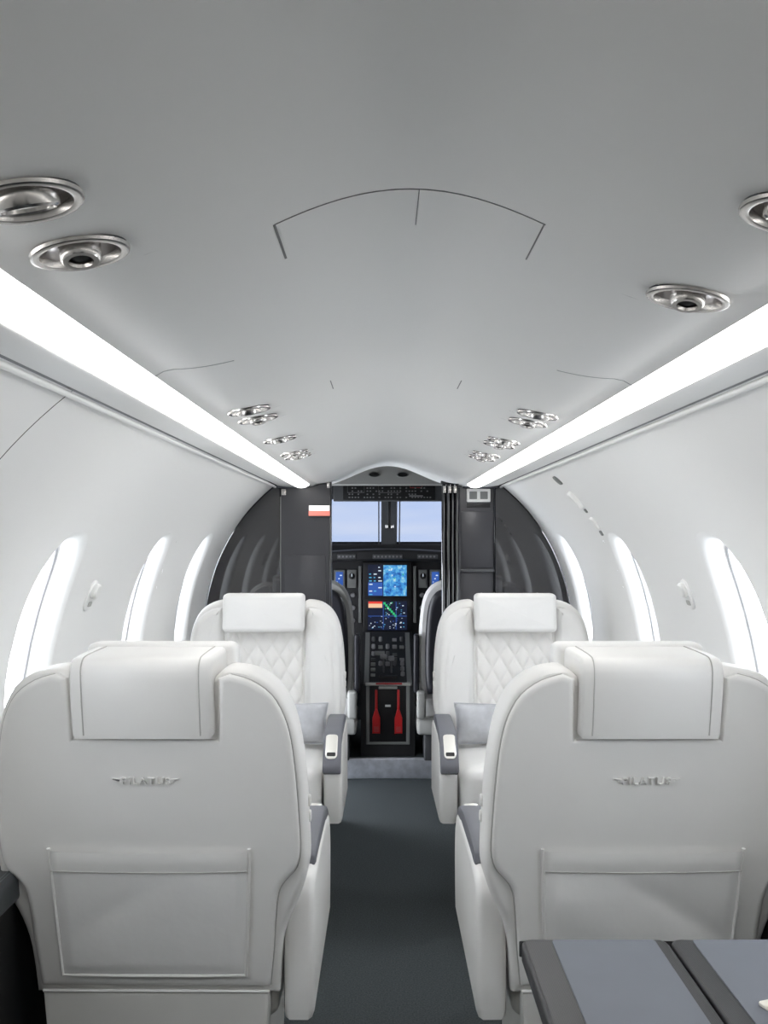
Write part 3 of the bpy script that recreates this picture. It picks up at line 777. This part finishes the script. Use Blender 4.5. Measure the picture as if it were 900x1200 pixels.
for k in (-1, 1): MB().rbox(.017+k*.016-.007, .017+k*.016+.007, 5.79, 5.82, 1.235, 1.26, .004).build('latch', 'chrome', wf)
wslab('side_post', -.75, -.55, -.2, 1.4, 'cockpit', wf); wslab('side_post', .55, .75, -.2, 1.4, 'cockpit', wf)
for x0, x1 in ((-.56, .008), (.016, .56)):
    wcount += 1
    mb = MB(); mb.grid(lambda a, b: ws(x0+(x1-x0)*a, .05+.95*b, .012), 6, 4)
    tag(mb.build('window_%d' % wcount, 'windshield', recalc=False), 'pale blue tinted windshield pane', kind='structure')
mb = MB(); mb.grid(lambda a, b: (-1.0+2*a, 6.10, .0+1.16*b), 2, 2); mb.grid(lambda a, b: (-1.0+2*a, 5.86, 1.44+.22*b), 2, 2)
tag(mb.build('trim_5', 'cockpit', recalc=False), 'nose bulkhead behind the instrument panel', kind='structure')

# header panel with two vent eyes above the overhead switches
hp = tag(empty('ceiling_header', (0, 4.93, 0)), 'grey arched header with two dark oval vents above cockpit', 'header panel')
ol = [(-.34, 1.44), (.36, 1.44), (.36, 1.475)] + catmull([(.30, 1.486), (.22, 1.50), (.14, 1.533), (.07, 1.546), (.0, 1.549), (-.07, 1.546), (-.14, 1.533), (-.22, 1.50), (-.30, 1.486)], 3) + [(-.34, 1.475)]
MB().slab(ol, [(.004, 0), (0, .004), (0, .05)], lambda a, b, d: (a, d, b)).build('header_body', 'header', hp)
for x in (-.062, .074):
    mb = MB(); mb.lathe([(.030, .0), (.030, -.004), (.026, -.006), (.024, -.002)], 24, lambda a, b, z: (x+a, z, 1.4905+b*.42)); mb.build('vent_rim', 'cockpit_mid', hp)
    mb = MB(); mb.lathe([(.0245, -.003), (.0015, -.004)], 20, lambda a, b, z: (x+a, z, 1.4905+b*.42)); mb.build('vent_eye', 'black', hp)
mb = MB(); mb.grid(lambda a, b: (-.40+.8*a, 4.50+.46*b, 1.552), 4, 2); mb.build('header_roof', 'header', hp, recalc=False)
# overhead switch panel
op = tag(empty('overhead_panel', (0.012, 5.2, 1.428)), 'black overhead switch panel above the windshield', 'switch panel')
MB().rbox(-.285, .285, 0, .06, -.056, .056, .004).build('panel_surround', 'cockpit_grey', op)
MB().rbox(-.235, .232, -.006, .01, -.050, .050, .003).build('panel_face', 'black', op)
mb = MB(); rr = random.Random(5)
for i in range(30):
    for j in range(6):
        if rr.random() < .62:
            x = -.222+.0152*i; z = -.040+.0158*j; mb.box(x, x+.008, -.012, -.005, z, z+.006)
mb.build('switches', 'knob', op)['kind'] = 'stuff'
for x, z, wd, h in ((-.17, .015, .085, .055), (.0, .012, .11, .05)):
    mb = MB(); mb.tube([(x-wd/2, -.007, z-h/2), (x+wd/2, -.007, z-h/2), (x+wd/2, -.007, z+h/2), (x-wd/2, -.007, z+h/2)], .0014, 5, closed=True); mb.build('switch_border', 'knob', op)
mb = MB(); mb.tube([(.105, -.007, .012), (.165, -.007, .012), (.165, -.007, .042), (.105, -.007, .042)], .002, 5, closed=True); mb.build('guard_frame', 'red_line', op)
MB().rbox(.10, .17, -.010, -.005, -.034, -.026, .001).build('label_plate', 'knob', op)

# ------------------------------------------------------------------ instrument panel
ip = tag(empty('instrument_panel', (.004, 5.6, 0)), 'black cockpit instrument panel with glareshield and gauges', 'instrument panel')
ol = [(-.68, .45), (.68, .45), (.68, 1.04)] + catmull([(.60, 1.075), (.40, 1.098), (.2, 1.113), (0, 1.118), (-.2, 1.113), (-.40, 1.098), (-.60, 1.075)], 3) + [(-.68, 1.04)]
MB().slab(ol, [(.004, .03), (0, .034), (0, .10)], lambda a, b, d: (a, d, b)).build('panel_body', 'cockpit', ip)
gl = catmull([(.66, 1.052), (.60, 1.078), (.40, 1.102), (.2, 1.117), (0, 1.122), (-.2, 1.117), (-.40, 1.102), (-.60, 1.078), (-.66, 1.052)], 3)
MB().slab(gl+[(x, z-.058) for x, z in gl[::-1]], [(.012, -.10), (.003, -.094), (0, -.085), (0, .36)], lambda a, b, d: (a, d, b)).build('glareshield', 'cockpit', ip)
for x, wd in ((-.22, .10), (0, .16), (.215, .11)):
    gp = MB().rbox(x-wd/2, x+wd/2, -.106, -.09, 1.072, 1.096, .003).build('glare_controls', 'cockpit_grey', ip)
    for k in range(int(wd/.02)):
        MB().rbox(x-wd/2+.006+.02*k, x-wd/2+.016+.02*k, -.110, -.104, 1.079, 1.089, .001).build('button', 'knob', gp)
for sgn in (-1, 1):
    MB().rbox(sgn*.150-.008, sgn*.150+.008, .0, .035, .72, 1.03, .003).build('panel_strip', 'cockpit_mid', ip)
    for cx, m_, wd in ((.195, 'cockpit_mid', .05), (.263, 'cockpit_mid', .06)):
        g = MB().rbox(sgn*cx-wd/2, sgn*cx+wd/2, .012, .034, .91, 1.01, .004).build('gauge_case', m_, ip)
        if cx > .25:
            MB().rbox(sgn*cx-.020, sgn*cx+.020, .009, .013, .925, .998, .002).build('gauge_screen', 'px_blue', g)
            for k in range(3): MB().rbox(sgn*cx-.014+.008*k, sgn*cx-.010+.012*k, .0075, .0095, .94+.018*k, .946+.018*k, .0005).build('readout', 'px_white', g)
        else:
            mb = MB(); mb.lathe([(.017, .012), (.017, .006), (.013, .004), (.0015, .004)], 18, lambda a, b, z: (sgn*cx+a, z, .975+b)); mb.build('gauge_dial', 'black', g)
            MB().rbox(sgn*cx-.002, sgn*cx+.002, .0015, .004, .972, .988, .0006).build('needle', 'px_white', g)
    for r_ in range(3):
        for k in range(2):
            mb = MB(); mb.lathe([(.014, .034), (.012, .014), (.0015, .012)], 14, lambda a, b, z: (sgn*(.19+.055*k)+a, z, .87-.07*r_+b)); mb.build('knob', 'knob', ip)
# big displays
def display(zc, hgt, label, kind):
    root = MB().rbox(-.135, .135, -.004, .032, -hgt/2-.018, hgt/2+.018, .006).build('display', 'black', ip)
    root.location = (0, -.003, zc); root['label'] = label
    y = -.0052
    def px(nm, x0, x1, z0, z1, m, k=0): return MB().box(x0, x1, y-.0004-.0006*k, y+.001, z0, z1).build(nm, m, root)
    px('screen', -.107, .107, -hgt/2, hgt/2, 'px_navy')
    rr = random.Random(2 if kind == 'map' else 9)
    h2 = hgt/2
    if kind == 'map':
        px('map_area', -.022, .105, -h2+.002, h2-.002, 'px_map', 1)
        px('data_block', -.105, -.026, -h2+.004, -.010, 'px_blue', 1)
        for r_ in range(9):
            z = h2-.012-.0185*r_
            for c in range(3):
                if rr.random() < .6: px('readout', -.100+.025*c, -.100+.025*c+rr.uniform(.008, .02), z-.005, z+.001, 'px_cyan' if rr.random() < .5 else 'px_white', 2)
        for c in range(7): 
            a = rr.uniform(-.01, .09); z = rr.uniform(-h2+.02, h2-.02); px('map_mark', a, a+.007, z, z+.006, 'px_green' if c < 2 else 'px_white', 2)
    else:
        px('alert_block', -.104, -.028, h2-.036, h2-.004, 'px_orange', 1); px('alert_bar', -.104, -.028, h2-.014, h2-.002, 'px_red', 2)
        for k in range(7):
            t = k/6; px('route_mark', -.022+.06*t, -.010+.06*t, h2-.012-.068*t-.006, h2-.012-.068*t+.006, 'px_green', 1)
        for k in range(4): px('route_mark', -.014+.012*k, -.008+.012*k, h2-.045+.011*k, h2-.038+.011*k, 'px_green', 1)
        px('divider', -.024, -.021, -h2+.003, h2-.003, 'px_blue', 1); px('divider', -.105, .105, -.004, -.001, 'px_blue', 1); px('divider', .046, .049, -h2+.003, h2-.003, 'px_blue', 1)
        for k in range(80):
            a = rr.uniform(-.100, .094); z = rr.uniform(-h2+.008, h2-.01)
            if a < -.02 and z > 0: continue
            px('readout', a, a+rr.uniform(.003, .009), z, z+rr.uniform(.002, .005), rr.choice(['px_white', 'px_cyan', 'px_blue', 'px_white']), 2)
display(.9515, .172, 'upper cockpit display with blue moving map', 'map')
display(.7600, .158, 'lower cockpit display with red alert block and green route', 'status')
# ------------------------------------------------------------------ centre pedestal
pd = tag(empty('centre_pedestal', (.004, 5.1, .10)), 'black centre console with levers and two red handles', 'console')
sd = [(0, .0), (0, .355), (.02, .372), (.30, .47), (.455, .565), (.47, .575), (.47, 0)]
MB().slab(sd, [(.002, -.135), (0, -.13), (0, .13), (.002, .135)], lambda a, b, d: (d, a, b)).build('console_body', 'cockpit', pd)
for sgn in (-1, 1):
    p = [(.0, .368), (.02, .378), (.30, .476), (.455, .571)]
    mb = MB(); mb.slab([(a, b) for a, b in p]+[(a, b-.02) for a, b in p[::-1]], [(0, -.012), (0, .012)], lambda a, b, d: (sgn*.107+d, a, b)); mb.build('console_rail', 'cockpit_mid', pd)
    MB().rbox(sgn*.1-.009, sgn*.1+.009, -.010, .004, .065, .36, .003).build('frame_post', 'cockpit_mid', pd)
MB().rbox(-.109, .109, -.010, .004, .058, .072, .003).build('frame_sill', 'cockpit_mid', pd)
MB().rbox(-.112, .112, -.022, .006, .352, .366, .003).build('top_lip', 'silver', pd)
MB().rbox(-.060, .070, -.0235, -.01, .358, .3665, .002).build('red_edge', 'red_line', pd)
MB().rbox(-.046, .046, -.016, .004, .335, .349, .002).build('placard', 'header', pd)
MB().rbox(-.091, .091, -.004, .003, .07, .352, .002).build('rear_panel', 'black', pd)
MB().rbox(-.014, .014, -.007, -.002, .245, .256, .001).build('label_plate', 'white_plastic', pd)
for x in (-.058, .052):
    h = MB(); h.rbox(x-.0065, x+.0065, -.022, -.008, .22, .332, .004)
    hd = h.build('red_handle', 'red', pd)
    ol = [(x-.012, .215), (x-.020, .19), (x-.0195, .115), (x+.0195, .115), (x+.020, .19), (x+.012, .215), (x+.006, .235), (x-.006, .235)]
    MB().slab(ol, [(.003, -.026), (0, -.022), (0, -.006)], lambda a, b, d: (a, d, b)).build('grip', 'red', hd)
    MB().rbox(x-.012, x+.012, -.0275, -.0255, .125, .15, .001).build('grip_label', 'red_line', hd)
def top(x, y): # point on sloping console top
    if y < .30: return .372+.35*(y-.02)
    return .47+.613*(y-.30)
rr = random.Random(4)
for r_ in range(7):
    for c in range(5):
        x = -.075+.0375*c; y = .075+.055*r_
        if r_ in (0, 1) and c in (1, 2, 3): continue
        z = top(x, y)
        k = rr.random()
        if k < .45: MB().rbox(x-.012, x+.012, y-.014, y+.014, z-.005, z+.006+.01*rr.random(), .002).build('switch', rr.choice(['knob', 'cockpit_mid', 'cockpit_grey']), pd)
        elif k < .85:
            mb = MB(); mb.lathe([(.011, z-.006), (.010, z+.016), (.008, z+.019), (.0015, z+.019)], 12, lambda a, b, h_: (x+a, y+b, h_)); mb.build('knob', rr.choice(['knob', 'cockpit_grey']), pd)
MB().rbox(-.070, -.015, .29, .34, .46, .486, .003).build('keypad', 'cockpit_mid', pd)
for x, hh in ((-.022, .085), (.018, .075)):
    lv = MB().rbox(x-.005, x+.005, .10, .112, .38, .39+hh, .002).build('lever', 'cockpit_grey', pd)
    MB().rbox(x-.016, x+.016, .092, .12, .385+hh, .41+hh, .008).build('lever_grip', 'knob', lv)
MB().rbox(-.045, .05, .04, .13, .372, .392, .006).build('lever_quadrant', 'black', pd)

# ------------------------------------------------------------------ pilot seats
def pilot_seat(cx, label, white):
    root = empty('pilot_seat', (cx, 4.98, .10))
    hf = catmull([(0, .875), (.07, .870), (.13, .845), (.168, .79), (.185, .70), (.192, .55), (.190, .40), (.175, .30)], 3)
    ol = hf+[(-x, z) for x, z in hf[::-1][:-1]]
    lean = lambda a, b, d: (a, d-.12*(b-.3)+0.0, b)
    MB().slab(ol, [(.050, -.012), (.034, -.006), (.026, .006), (.026, .04)], lean).build('back_cover', 'pilot_leather', root)
    o2 = [(x*1.02, z if z < .6 else .6+(z-.6)*1.05) for x, z in ol]
    MB().slab(o2, [(.012, .022), (0, .034), (0, .09), (.02, .125)], lean, bulge1=.01).build('backrest', 'sheepskin' if white else 'header', root)
    MB().rbox(-.20, .20, .05, .50, .20, .32, .03).build('seat_cushion', 'sheepskin', root)
    MB().rbox(-.205, .205, -.02, .42, .13, .205, .015).build('seat_pan', 'header', root)
    for sgn in (-1, 1):
        MB().rbox(sgn*.185-.022, sgn*.185+.022, -.05, .03, .215, .345, .012).build('recline_hinge', 'header', root)
        MB().rbox(sgn*.15-.02, sgn*.15+.02, .0, .40, .002, .135, .006).build('leg', 'cockpit_grey', root)
    # shoulder harness hanging down the back
    MB().rbox(-.014, .014, -.020, -.012, .42, .80, .002, tf=lambda x, y, z: (x, y-.12*(z-.3), z)).build('harness', 'black', root)
    # armrest stowed beside the backrest
    inn = 1 if cx < 0 else -1
    MB().rbox(*sorted((inn*.195, inn*.222)), .0, .05, .33, .62, .01, tf=lambda x, y, z: (x, y-.12*(z-.3), z)).build('armrest', 'pilot_leather', root)
    tag(root, label, 'pilot seat', 'pilot seats')
pilot_seat(-.355, 'black pilot seat with grey cushion half hidden behind the partition', False)
pilot_seat(.350, 'black pilot seat with white sheepskin edge beside the folding door', True)
